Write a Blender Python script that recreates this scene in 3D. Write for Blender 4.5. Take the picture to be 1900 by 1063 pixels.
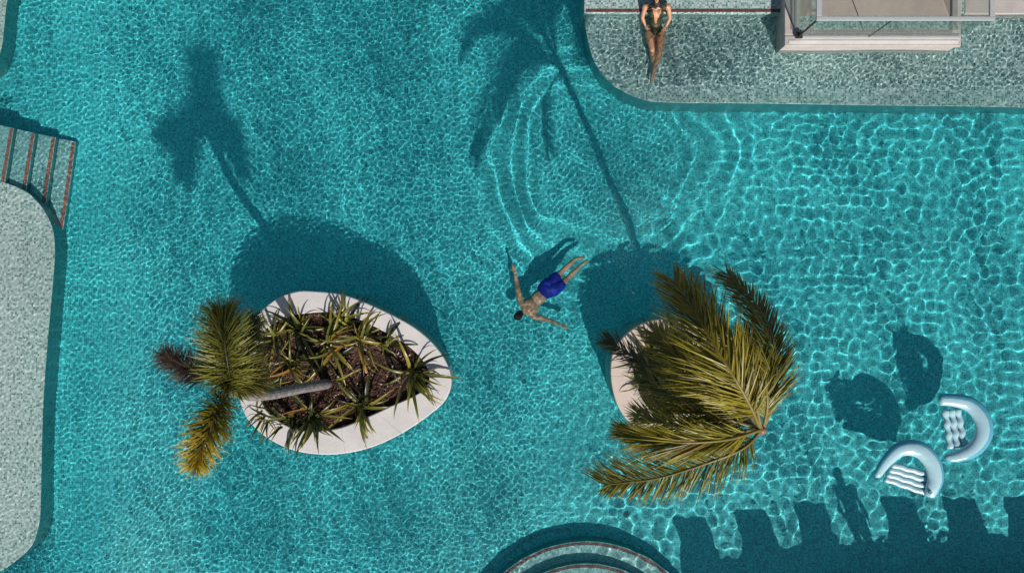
import bpy, bmesh, math, random
import numpy as np
from mathutils import Vector, Matrix, noise as mnoise

for ob in list(bpy.data.objects):
    bpy.data.objects.remove(ob, do_unlink=True)
sc = bpy.context.scene
COL = sc.collection
R = math.radians
rnd = random.Random(11)

# ------------------------------------------------------------------ camera, sky, sun, exposure
H = 16.06            # camera height above the water
F = 1478.0           # focal length in photograph pixels (28 mm)
cam = bpy.data.cameras.new('camera')
cam.lens = 28.0
cam.sensor_width = 36.0
cam.clip_end = 500
cam_ob = bpy.data.objects.new('camera', cam)
cam_ob.location = (0, 0, H)
COL.objects.link(cam_ob)
sc.camera = cam_ob

SUN_EL, SUN_AZ = 36.0, 20.5     # elevation; shadows fall 20.5 degrees left of straight up the picture
world = bpy.data.worlds.new('World')
sc.world = world
world.use_nodes = True
wn = world.node_tree
sky = wn.nodes.new('ShaderNodeTexSky')
sky.sky_type = 'NISHITA'
sky.sun_disc = False
sky.sun_elevation = R(SUN_EL)
sky.sun_rotation = R(180 - SUN_AZ)
wn.links.new(sky.outputs[0], wn.nodes['Background'].inputs[0])
wn.nodes['Background'].inputs[1].default_value = 0.05
sun = bpy.data.lights.new('sun', 'SUN')
sun.energy = 4.1
sun.angle = R(0.5)
sun.color = (1.0, 0.94, 0.86)
sun_ob = bpy.data.objects.new('sun', sun)
COL.objects.link(sun_ob)
sdir = Vector((-math.sin(R(SUN_AZ)) * math.cos(R(SUN_EL)), math.cos(R(SUN_AZ)) * math.cos(R(SUN_EL)), -math.sin(R(SUN_EL))))
sun_ob.rotation_euler = sdir.to_track_quat('-Z', 'Y').to_euler()
sun_ob.location = -sdir * 40
sun.cycles.is_caustics_light = True        # real refracted light through the rippled water
sc.view_settings.view_transform = 'Standard'
sc.view_settings.look = 'None'
sc.view_settings.exposure = 0.0
sc.view_settings.gamma = 1.0
sc.view_settings.use_curve_mapping = False
sc.cycles.use_denoising = True
sc.cycles.max_bounces = 10
sc.cycles.transparent_max_bounces = 16

DEPTH = 1.34         # pool depth


def P(px, py, z=0.0):
    """A place in the photograph at a known height (below the water: seen through its refraction)."""
    a = (px - 950.0) / F
    b = (531.5 - py) / F
    if z >= 0:
        return Vector((a * (H - z), b * (H - z), z))
    t = math.hypot(a, b)
    if t < 1e-9:
        return Vector((0, 0, z))
    s = math.sin(math.atan(t)) / 1.33
    r = H * t + (-z) * s / math.sqrt(1 - s * s)
    return Vector((a / t * r, b / t * r, z))


def P2(px, py, z=0.0):
    v = P(px, py, z)
    return (v.x, v.y)


# ------------------------------------------------------------------ object helpers
def tag(o, label=None, cat=None, group=None, kind=None):
    if label: o['label'] = label
    if cat: o['category'] = cat
    if group: o['group'] = group
    if kind: o['kind'] = kind
    return o


def empty(name, loc, label, cat, group=None):
    o = bpy.data.objects.new(name, None)
    o.empty_display_size = 0.2
    o.location = loc
    COL.objects.link(o)
    return tag(o, label, cat, group)


def link(name, me, mats=None, parent=None, smooth=False, wet=False):
    """Link a mesh given in world coordinates; a child is moved into its parent's frame."""
    o = bpy.data.objects.new(name, me)
    COL.objects.link(o)
    if mats is not None:
        for m in (mats if isinstance(mats, (list, tuple)) else [mats]):
            me.materials.append(m)
    if smooth:
        me.polygons.foreach_set('use_smooth', np.ones(len(me.polygons), bool))
    if parent is not None:
        o.parent = parent
        base = Vector((0, 0, 0))
        p = parent
        while p is not None:
            base += p.location
            p = p.parent
        me.transform(Matrix.Translation(-base))
    if wet:
        o.cycles.is_caustics_receiver = True
    return o


def from_bm(name, bm, mats=None, parent=None, smooth=False, wet=False):
    bmesh.ops.recalc_face_normals(bm, faces=bm.faces[:])
    me = bpy.data.meshes.new(name)
    bm.to_mesh(me)
    bm.free()
    return link(name, me, mats, parent, smooth, wet)


def from_data(name, V, Fc, mats=None, parent=None, smooth=False, wet=False, cols=None):
    me = bpy.data.meshes.new(name)
    me.from_pydata([tuple(v) for v in V], [], Fc)
    if cols is not None:
        at = me.color_attributes.new('tint', 'FLOAT_COLOR', 'POINT')
        at.data.foreach_set('color', np.asarray(cols, np.float32).ravel())
    me.update()
    return link(name, me, mats, parent, smooth, wet)


def add_box(bm, x0, x1, y0, y1, z0, z1, bev=0.0):
    r = bmesh.ops.create_cube(bm, size=1.0)
    for v in r['verts']:
        v.co = Vector(((x0 + x1) / 2 + v.co.x * (x1 - x0), (y0 + y1) / 2 + v.co.y * (y1 - y0), (z0 + z1) / 2 + v.co.z * (z1 - z0)))
    if bev:
        es = list({e for v in r['verts'] for e in v.link_edges})
        bmesh.ops.bevel(bm, geom=es, offset=bev, segments=2, affect='EDGES', profile=0.5)


def box(name, x0, x1, y0, y1, z0, z1, mat, parent=None, bev=0.0, wet=False):
    bm = bmesh.new()
    add_box(bm, x0, x1, y0, y1, z0, z1, bev)
    return from_bm(name, bm, mat, parent, False, wet)


def spline(pts, n, closed=False):
    """Catmull-Rom through points (any dimension)."""
    A = np.array([list(p) for p in pts], float)
    m = len(A)
    out = []
    segs = m if closed else m - 1
    for i in range(n):
        u = i / n * segs if closed else i / (n - 1) * segs
        k = min(int(u), segs - 1)
        t = u - k
        if closed:
            p0, p1, p2, p3 = A[(k - 1) % m], A[k % m], A[(k + 1) % m], A[(k + 2) % m]
        else:
            p1, p2 = A[k], A[k + 1]
            p0 = A[k - 1] if k > 0 else 2 * p1 - p2
            p3 = A[k + 2] if k + 2 < m else 2 * p2 - p1
        out.append(0.5 * ((2 * p1) + (p2 - p0) * t + (2 * p0 - 5 * p1 + 4 * p2 - p3) * t * t + (3 * p1 - p0 - 3 * p2 + p3) * t ** 3))
    return out


def frames(pts, up=Vector((0, 0, 1))):
    res = []
    n = len(pts)
    for i in range(n):
        t = (Vector(pts[min(i + 1, n - 1)]) - Vector(pts[max(i - 1, 0)])).normalized()
        s = t.cross(up)
        if s.length < 1e-4: s = t.cross(Vector((1, 0, 0)))
        s.normalize()
        res.append((Vector(pts[i]), t, s, s.cross(t).normalized()))
    return res


def tube_data(pts, rad, seg=10, cap=True, squash=1.0):
    V, Fc = [], []
    fr = frames(pts)
    n = len(fr)
    for i, (p, t, s, u) in enumerate(fr):
        r = rad(i / (n - 1)) if callable(rad) else rad
        for k in range(seg):
            a = 2 * math.pi * k / seg
            V.append(p + s * (r * math.cos(a)) + u * (r * squash * math.sin(a)))
    for i in range(n - 1):
        for k in range(seg):
            a, b = i * seg + k, i * seg + (k + 1) % seg
            Fc.append((a, b, b + seg, a + seg))
    if cap:
        Fc.append(tuple(range(seg))[::-1])
        Fc.append(tuple((n - 1) * seg + k for k in range(seg)))
    return V, Fc


def tube(name, pts, rad, mat, parent=None, seg=10, smooth=True, squash=1.0, wet=False):
    V, Fc = tube_data(pts, rad, seg, True, squash)
    return from_data(name, V, Fc, mat, parent, smooth, wet)


# ------------------------------------------------------------------ materials
def new_mat(name):
    m = bpy.data.materials.new(name)
    m.use_nodes = True
    nt = m.node_tree
    b = nt.nodes['Principled BSDF']
    return m, nt, b


def N(nt, kind, **kw):
    n = nt.nodes.new(kind)
    for k, v in kw.items():
        if k in ('operation', 'blend_type', 'data_type', 'noise_dimensions', 'feature', 'attribute_name', 'mode', 'interpolation_type', 'clamp'):
            setattr(n, k, v)
        else:
            n.inputs[k].default_value = v
    return n


def ramp(nt, stops):
    n = nt.nodes.new('ShaderNodeValToRGB')
    el = n.color_ramp.elements
    while len(el) < len(stops): el.new(0.5)
    for e, (p, c) in zip(el, stops):
        e.position = p
        e.color = (*c, 1)
    return n


def mix(nt, blend, fac, a, b):
    n = nt.nodes.new('ShaderNodeMix')
    n.data_type = 'RGBA'
    n.blend_type = blend
    for sock, v in ((n.inputs[0], fac), (n.inputs[6], a), (n.inputs[7], b)):
        if hasattr(v, 'links') or hasattr(v, 'is_linked'):
            nt.links.new(v, sock)
        elif isinstance(v, tuple):
            sock.default_value = (*v, 1)
        else:
            sock.default_value = v
    return n.outputs[2]


def mosaic(name, cols, grout, size=0.031, rough=0.35, coords='Object', grade=0.10):
    """Small square glass mosaic: every tile its own tone, pale joints, slow drift of the batch colour."""
    m, nt, b = new_mat(name)
    L = nt.links
    tc = nt.nodes.new('ShaderNodeTexCoord')
    mp = nt.nodes.new('ShaderNodeVectorMath'); mp.operation = 'SCALE'
    mp.inputs['Scale'].default_value = 1.0 / size
    L.new(tc.outputs[coords], mp.inputs[0])
    fl = nt.nodes.new('ShaderNodeVectorMath'); fl.operation = 'FLOOR'
    L.new(mp.outputs[0], fl.inputs[0])
    fr = nt.nodes.new('ShaderNodeVectorMath'); fr.operation = 'FRACTION'
    L.new(mp.outputs[0], fr.inputs[0])
    wnz = nt.nodes.new('ShaderNodeTexWhiteNoise')
    L.new(fl.outputs[0], wnz.inputs['Vector'])
    st = [(i / (len(cols) - 1), c) for i, c in enumerate(cols)]
    rp = ramp(nt, st)
    L.new(wnz.outputs['Value'], rp.inputs[0])
    sp = nt.nodes.new('ShaderNodeSeparateXYZ')
    L.new(fr.outputs[0], sp.inputs[0])
    gs = []
    for ax in ('X', 'Y'):
        g = N(nt, 'ShaderNodeMath', operation='LESS_THAN'); g.inputs[1].default_value = 0.13
        L.new(sp.outputs[ax], g.inputs[0]); gs.append(g)
    gm = N(nt, 'ShaderNodeMath', operation='MAXIMUM')
    L.new(gs[0].outputs[0], gm.inputs[0]); L.new(gs[1].outputs[0], gm.inputs[1])
    nz = N(nt, 'ShaderNodeTexNoise', Scale=0.35, Detail=3.0)
    L.new(tc.outputs[coords], nz.inputs['Vector'])
    mr = nt.nodes.new('ShaderNodeMapRange')
    mr.inputs['From Min'].default_value = 0.3; mr.inputs['From Max'].default_value = 0.7
    mr.inputs['To Min'].default_value = 1 - grade; mr.inputs['To Max'].default_value = 1 + grade
    L.new(nz.outputs[0], mr.inputs[0])
    c1 = mix(nt, 'MIX', gm.outputs[0], rp.outputs[0], grout)
    vm = nt.nodes.new('ShaderNodeVectorMath'); vm.operation = 'SCALE'
    L.new(c1, vm.inputs[0]); L.new(mr.outputs[0], vm.inputs['Scale'])
    L.new(vm.outputs[0], b.inputs['Base Color'])
    b.inputs['Roughness'].default_value = rough
    return m


def plain(name, c, rough=0.6, var=0.12, scale=6.0, spec=0.5, bump=0.0, metal=0.0):
    m, nt, b = new_mat(name)
    L = nt.links
    tc = nt.nodes.new('ShaderNodeTexCoord')
    nz = N(nt, 'ShaderNodeTexNoise', Scale=scale, Detail=6.0, Roughness=0.65)
    L.new(tc.outputs['Object'], nz.inputs['Vector'])
    rp = ramp(nt, [(0.3, tuple(x * (1 - var) for x in c)), (0.7, tuple(min(1, x * (1 + var)) for x in c))])
    L.new(nz.outputs[0], rp.inputs[0])
    L.new(rp.outputs[0], b.inputs['Base Color'])
    b.inputs['Roughness'].default_value = rough
    b.inputs['Specular IOR Level'].default_value = spec
    b.inputs['Metallic'].default_value = metal
    if bump:
        n2 = N(nt, 'ShaderNodeTexNoise', Scale=scale * 8, Detail=4.0)
        L.new(tc.outputs['Object'], n2.inputs['Vector'])
        bp = nt.nodes.new('ShaderNodeBump')
        bp.inputs['Strength'].default_value = bump
        bp.inputs['Distance'].default_value = 0.01
        L.new(n2.outputs[0], bp.inputs['Height'])
        L.new(bp.outputs[0], b.inputs['Normal'])
    return m


def leaf_mat(name, rough=0.38, spec=0.5, transl=0.25):
    m, nt, b = new_mat(name)
    L = nt.links
    at = nt.nodes.new('ShaderNodeAttribute'); at.attribute_name = 'tint'
    L.new(at.outputs['Color'], b.inputs['Base Color'])
    b.inputs['Roughness'].default_value = rough
    b.inputs['Specular IOR Level'].default_value = spec
    tr = nt.nodes.new('ShaderNodeBsdfTranslucent')
    L.new(at.outputs['Color'], tr.inputs['Color'])
    ms = nt.nodes.new('ShaderNodeMixShader'); ms.inputs[0].default_value = transl
    L.new(b.outputs[0], ms.inputs[1]); L.new(tr.outputs[0], ms.inputs[2])
    L.new(ms.outputs[0], nt.nodes['Material Output'].inputs[0])
    return m


M = {}
M['floor'] = mosaic('deep mosaic', [(.016, .27, .31), (.030, .46, .52), (.042, .57, .63), (.056, .65, .71), (.14, .81, .84)], (.14, .77, .80), size=.036)
M['ledge'] = mosaic('pale mosaic', [(.14, .24, .22), (.50, .60, .56), (.62, .70, .66), (.72, .78, .74), (.86, .88, .85)], (.66, .72, .69), size=.038)
M['ledge_grey'] = mosaic('grey green mosaic', [(.05, .15, .14), (.21, .36, .345), (.35, .50, .48), (.45, .59, .57), (.68, .78, .76)], (.45, .58, .56), size=.038)  # darker than the left shelf: dimming at the top edge put into tile colour
M['riser'] = mosaic('teal wall mosaic', [(.010, .12, .13), (.02, .20, .22), (.03, .25, .27), (.05, .31, .32)], (.05, .28, .30))
M['tread'] = mosaic('tread mosaic', [(.08, .30, .31), (.18, .46, .47), (.27, .56, .56), (.34, .62, .62), (.50, .72, .71)], (.36, .6, .59))
M['red'] = mosaic('red mosaic', [(.16, .04, .03), (.38, .09, .06), (.50, .15, .10), (.28, .07, .05)], (.50, .36, .32), size=0.031, rough=0.4)
M['red_dark'] = mosaic('dark red mosaic', [(.05, .012, .010), (.12, .025, .02), (.20, .05, .035), (.07, .016, .012)], (.24, .20, .18), size=0.031)
M['stone'] = plain('white rim stone', (.74, .71, .70), .75, .09, 2.2, .3, .25)
M['stone_warm'] = plain('warm rim stone', (.76, .64, .56), .75, .10, 2.2, .3, .25)
M['deck'] = plain('travertine deck', (.42, .37, .33), .8, .12, 2.0, .3, .2)
M['greystone'] = plain('grey beige stone', (.55, .50, .475), .7, .10, 4.0, .3, .15)  # greyed down: dimming at the top edge put into the stone colour
M['inner_floor'] = plain('pink beige floor', (.52, .42, .37), .6, .14, 1.6, .35, .1)
M['frame_wood'] = plain('weathered timber', (.34, .27, .21), .65, .2, 9.0, .3, .1)
M['rail'] = plain('brushed grey metal', (.50, .52, .54), .35, .05, 8.0, .5)
M['dark_seam'] = plain('dark seam', (.025, .02, .017), .6, .1)
M['wall_tile'] = mosaic('white wall mosaic', [(.16, .32, .32), (.28, .46, .45), (.36, .52, .51)], (.34, .47, .46))

# water: clear dielectric, the waves are real geometry
wm = bpy.data.materials.new('pool water')
wm.use_nodes = True
t = wm.node_tree
t.nodes.clear()
wo_ = t.nodes.new('ShaderNodeOutputMaterial')
wg = t.nodes.new('ShaderNodeBsdfGlass')
wg.inputs['IOR'].default_value = 1.33
wg.inputs['Roughness'].default_value = 0.0
wg.inputs['Color'].default_value = (.93, .99, .99, 1)
t.links.new(wg.outputs[0], wo_.inputs[0])

# clear balustrade glass
gm_ = bpy.data.materials.new('balustrade glass')
gm_.use_nodes = True
t = gm_.node_tree
t.nodes.clear()
go_ = t.nodes.new('ShaderNodeOutputMaterial')
tr_ = t.nodes.new('ShaderNodeBsdfTransparent'); tr_.inputs[0].default_value = (.90, .95, .93, 1)
gl_ = t.nodes.new('ShaderNodeBsdfGlossy'); gl_.inputs['Roughness'].default_value = 0.02
fr_ = t.nodes.new('ShaderNodeLayerWeight'); fr_.inputs[0].default_value = .12
mx_ = t.nodes.new('ShaderNodeMixShader')
t.links.new(fr_.outputs['Facing'], mx_.inputs[0]); t.links.new(tr_.outputs[0], mx_.inputs[1]); t.links.new(gl_.outputs[0], mx_.inputs[2])
t.links.new(mx_.outputs[0], go_.inputs[0])
M['glass'] = gm_

# ------------------------------------------------------------------ pool shell
PX0, PX1, PY0, PY1 = -12.6, 12.6, -8.6, 7.8
Z0 = -DEPTH


def floor_z(x):
    """The pool floor: level, rising to a shallower end at the left."""
    u = min(1, max(0, (-6.3 - x) / 2.6))
    return Z0 + .50 * u * u * (3 - 2 * u)


bm = bmesh.new()
fx = [PX0 - .1] + [-9.2 + .1 * i for i in range(33)] + [PX1 + .1]
rows = [[bm.verts.new((x, y, floor_z(x))) for x in fx] for y in (PY0 - .1, PY1 + .1)]
for i in range(len(fx) - 1):
    bm.faces.new((rows[0][i], rows[0][i + 1], rows[1][i + 1], rows[1][i]))
tag(from_bm('pool_floor', bm, M['floor'], smooth=True, wet=True), 'turquoise mosaic floor of the pool', kind='structure')

bm = bmesh.new()
add_box(bm, PX0 - .3, PX0, PY0, PY1, Z0 - .1, .06)
add_box(bm, PX1, PX1 + .3, PY0, PY1, Z0 - .1, .06)
add_box(bm, PX0 - .3, PX1 + .3, PY0 - .3, PY0, Z0 - .1, .06)
add_box(bm, PX0 - .3, PX1 + .3, PY1, PY1 + .3, Z0 - .1, .06)
tag(from_bm('pool_wall', bm, M['riser'], wet=True), 'mosaic side walls round the pool', kind='structure')

bm = bmesh.new()   # the paved surround, out to the horizon
B = 90
for x0, x1, y0, y1 in ((-B, PX0 - .02, -B, B), (PX1 + .02, B, -B, B), (PX0 - .02, PX1 + .02, -B, PY0 - .02), (PX0 - .02, PX1 + .02, PY1 + .02, B)):
    bm.faces.new([bm.verts.new(c) for c in ((x0, y0, .10), (x1, y0, .10), (x1, y1, .10), (x0, y1, .10))])
tag(from_bm('pool_deck', bm, M['deck']), 'pale paved surround of the pool', kind='structure')


def prism(name, poly, z0, z1, mtop, mside, parent=None, bev=0.010, wet=True):
    """Flat-topped block over a polygon, with a small rounded arris."""
    n = len(poly)
    A = np.array(poly, float)
    area = sum(A[i][0] * A[(i + 1) % n][1] - A[(i + 1) % n][0] * A[i][1] for i in range(n))
    if area < 0: A = A[::-1].copy()
    e = np.roll(A, -1, 0) - np.roll(A, 1, 0)
    nv = np.stack([-e[:, 1], e[:, 0]], 1)
    nv /= np.linalg.norm(nv, axis=1)[:, None] + 1e-9
    ins = A + nv * bev
    ins2 = A + nv * bev * .3
    V = [(x, y, z0) for x, y in A] + [(x, y, z1 - bev) for x, y in A] + [(x, y, z1 - bev * .3) for x, y in ins2] + [(x, y, z1) for x, y in ins]
    Fc = []
    mi = []
    for k in range(3):
        for i in range(n):
            j = (i + 1) % n
            Fc.append((k * n + i, k * n + j, (k + 1) * n + j, (k + 1) * n + i)); mi.append(1 if k == 0 else 0)
    Fc.append(tuple(3 * n + i for i in range(n))); mi.append(0)
    o = from_data(name, V, Fc, [mtop, mside], parent, False, wet)
    o.data.polygons.foreach_set('material_index', mi)
    return o


# pale shelf on the left
zl = -0.20
pl = [P2(a, b, zl) for a, b in spline([(-40, 325), (0, 336), (55, 360), (90, 405), (101, 455), (97, 540), (87, 650), (79, 760), (76, 900), (73, 965), (58, 1012), (22, 1045), (-5, 1062), (-60, 1085)], 60)]
tag(prism('pool_ledge', [(PX0, pl[0][1])] + pl + [(PX0, pl[-1][1])], Z0, zl, M['ledge'], M['riser']), 'pale mosaic sun shelf along the left side', kind='structure')
# small shelf in the top left corner
pc = [P2(a, b, zl) for a, b in spline([(30, -60), (14, 0), (8, 50), (2, 90), (-14, 125), (-60, 150)], 20)]
tag(prism('pool_ledge', [(pc[0][0], PY1)] + pc + [(PX0, pc[-1][1]), (PX0, PY1)], Z0, zl, M['ledge'], M['riser']), 'corner of a pale mosaic shelf at top left', kind='structure')
# grey-green shelf at the top right
zr = -0.30
DE = P(1200, 25, .05).y          # edge of the dry tiled deck behind it
pr = [P2(a, b, zr) for a, b in spline([(1082, -60), (1083, 0), (1087, 55), (1104, 118), (1140, 160), (1188, 183), (1240, 190), (1400, 192), (1600, 195), (1900, 200), (2040, 203)], 70)]
pr = [q for q in pr if q[1] < DE + .05]
tag(prism('pool_ledge', pr + [(PX1, pr[-1][1]), (PX1, DE + .1), (pr[0][0], DE + .1)], Z0, zr, M['ledge_grey'], M['riser']), 'shallow grey green mosaic shelf at the top right', kind='structure')
xl = P(1084, 0, .05).x
xr = P(1790, 0, .05).x
up = [(xl, DE), (xr, DE), (xr, PY1), (xl, PY1)]
dk = prism('tiled_deck', up, Z0, .05, M['ledge_grey'], M['ledge_grey'], None, .015)
tag(dk, 'dry mosaic deck behind the shallow shelf', kind='structure')
bm = bmesh.new()
add_box(bm, P(1087, 20, .05).x, P(1450, 20, .05).x, P(0, 23, .05).y, P(0, 17, .05).y, .045, .054)
from_bm('nosing', bm, M['red_dark'], dk)
tag(box('stone_deck', xr + .003, PX1, P(0, 26, .06).y, PY1, Z0, .06, M['greystone'], None, .015, True), 'beige stone deck at the top right corner', kind='structure')

# ---- straight steps at the left, running down into the pool
NOSE = [((22, 238), (5, 345)), ((63, 248), (45, 350)), ((101, 256), (82, 365)), ((138, 264), (117, 385))]
steps = empty('pool_steps', P(60, 300, Z0), 'straight pool steps with red mosaic edges beside the left shelf', 'pool steps')
heights = [.62, .46, .31, .15]
ZS = Z0 + .50
back = None
for i in range(4):
    zt = ZS + heights[i]
    (ax, ay), (bx, by) = NOSE[i]
    a = P(ax + 3, ay, zt); b_ = P(bx + 3 - 8, by + 60, zt)
    if i == 0:
        a0 = P(-120, 205, zt); b0 = P(-140, 420, zt)
    else:
        (cx, cy), (dx, dy) = NOSE[i - 1]
        a0 = P(cx + 3, cy, ZS + heights[i - 1]); b0 = P(dx - 5, dy + 60, ZS + heights[i - 1])
        a0.x += .004; b0.x += .004
    stp = prism('step', [(a0.x, a0.y), (b0.x, b0.y), (b_.x, b_.y), (a.x, a.y)], Z0, zt, M['tread'], M['riser'], steps, .012)
    d = (b_ - a); d.z = 0; L_ = d.length; d.normalize()
    nrm = Vector((d.y, -d.x, 0)) * (-1 if d.cross(Vector((0, 0, 1))).x > 0 else 1)
    nrm = Vector((-abs(d.y), d.x * (1 if d.y < 0 else -1), 0)).normalized()
    V, Fc = [], []
    w0, w1 = .012, .085
    for zz in (zt - .006, zt + .004):
        for q in (a + nrm * w0, a + d * L_ + nrm * w0, a + d * L_ + nrm * w1, a + nrm * w1):
            V.append((q.x, q.y, zz))
    Fc = [(0, 1, 2, 3), (4, 5, 6, 7), (0, 1, 5, 4), (1, 2, 6, 5), (2, 3, 7, 6), (3, 0, 4, 7)]
    from_data('nosing', V, Fc, M['red'], stp, wet=True)

# ---- round steps at the bottom edge
cs_c = P(1088, 1238, -1.0)
rsteps = empty('round_steps', (cs_c.x, cs_c.y, Z0), 'round mosaic pool steps with dark red edge lines at the bottom edge', 'pool steps')
rad, zt = 2.66, Z0 + .42
for i in range(4):
    n = 72
    poly = [(cs_c.x + rad * math.cos(2 * math.pi * k / n), cs_c.y + rad * math.sin(2 * math.pi * k / n)) for k in range(n)]
    stp = prism('step', poly, Z0 if i == 0 else zt - .24, zt, M['tread'], M['riser'], rsteps, .012)
    V, Fc = [], []
    for k in range(n):
        c, s = math.cos(2 * math.pi * k / n), math.sin(2 * math.pi * k / n)
        for rr, zz in ((rad - .020, zt - .004), (rad - .020, zt + .004), (rad - .082, zt + .004), (rad - .082, zt - .004)):
            V.append((cs_c.x + rr * c, cs_c.y + rr * s, zz))
    for k in range(n):
        j = (k + 1) % n
        for q in range(4):
            Fc.append((k * 4 + q, j * 4 + q, j * 4 + (q + 1) % 4, k * 4 + (q + 1) % 4))
    from_data('nosing', V, Fc, M['red_dark'], stp, wet=True)
    rad -= .40
    zt += .22

# ------------------------------------------------------------------ planters
ZR = 0.185


def polar(pts, c, n=180):
    """Radius as a function of angle about c for a closed outline."""
    pp = spline(pts, 400, True)
    ang = np.array([math.atan2(p[1] - c[1], p[0] - c[0]) for p in pp])
    rr = np.array([math.hypot(p[0] - c[0], p[1] - c[1]) for p in pp])
    o = np.argsort(ang)
    ang, rr = ang[o], rr[o]
    A = np.concatenate([ang - 2 * math.pi, ang, ang + 2 * math.pi])
    Q = np.concatenate([rr, rr, rr])
    return lambda th: float(np.interp((th + math.pi) % (2 * math.pi) - math.pi, A, Q))


M['soil'] = None
def soil_mat():
    m, nt, b = new_mat('mulch soil')
    L = nt.links
    tc = nt.nodes.new('ShaderNodeTexCoord')
    n1 = N(nt, 'ShaderNodeTexVoronoi', Scale=38.0)
    L.new(tc.outputs['Object'], n1.inputs['Vector'])
    n2 = N(nt, 'ShaderNodeTexNoise', Scale=4.0, Detail=5.0)
    L.new(tc.outputs['Object'], n2.inputs['Vector'])
    r1 = ramp(nt, [(0.0, (.018, .010, .007)), (.35, (.055, .028, .018)), (.7, (.10, .05, .032)), (1, (.17, .095, .065))])
    sp = nt.nodes.new('ShaderNodeSeparateColor')
    L.new(n1.outputs['Color'], sp.inputs[0]); L.new(sp.outputs[0], r1.inputs[0])
    r2 = ramp(nt, [(.35, (.45, .45, .45)), (.65, (1.1, 1.05, 1.0))])
    L.new(n2.outputs[0], r2.inputs[0])
    c = mix(nt, 'MULTIPLY', 1.0, r1.outputs[0], r2.outputs[0])
    L.new(c, b.inputs['Base Color'])
    b.inputs['Roughness'].default_value = .85
    bp = nt.nodes.new('ShaderNodeBump'); bp.inputs['Strength'].default_value = .8; bp.inputs['Distance'].default_value = .02
    L.new(n1.outputs['Distance'], bp.inputs['Height']); L.new(bp.outputs[0], b.inputs['Normal'])
    return m
M['soil'] = soil_mat()
M['chip'] = leaf_mat('bark chips', .8, .3, 0.0)

HOLES = []


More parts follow.
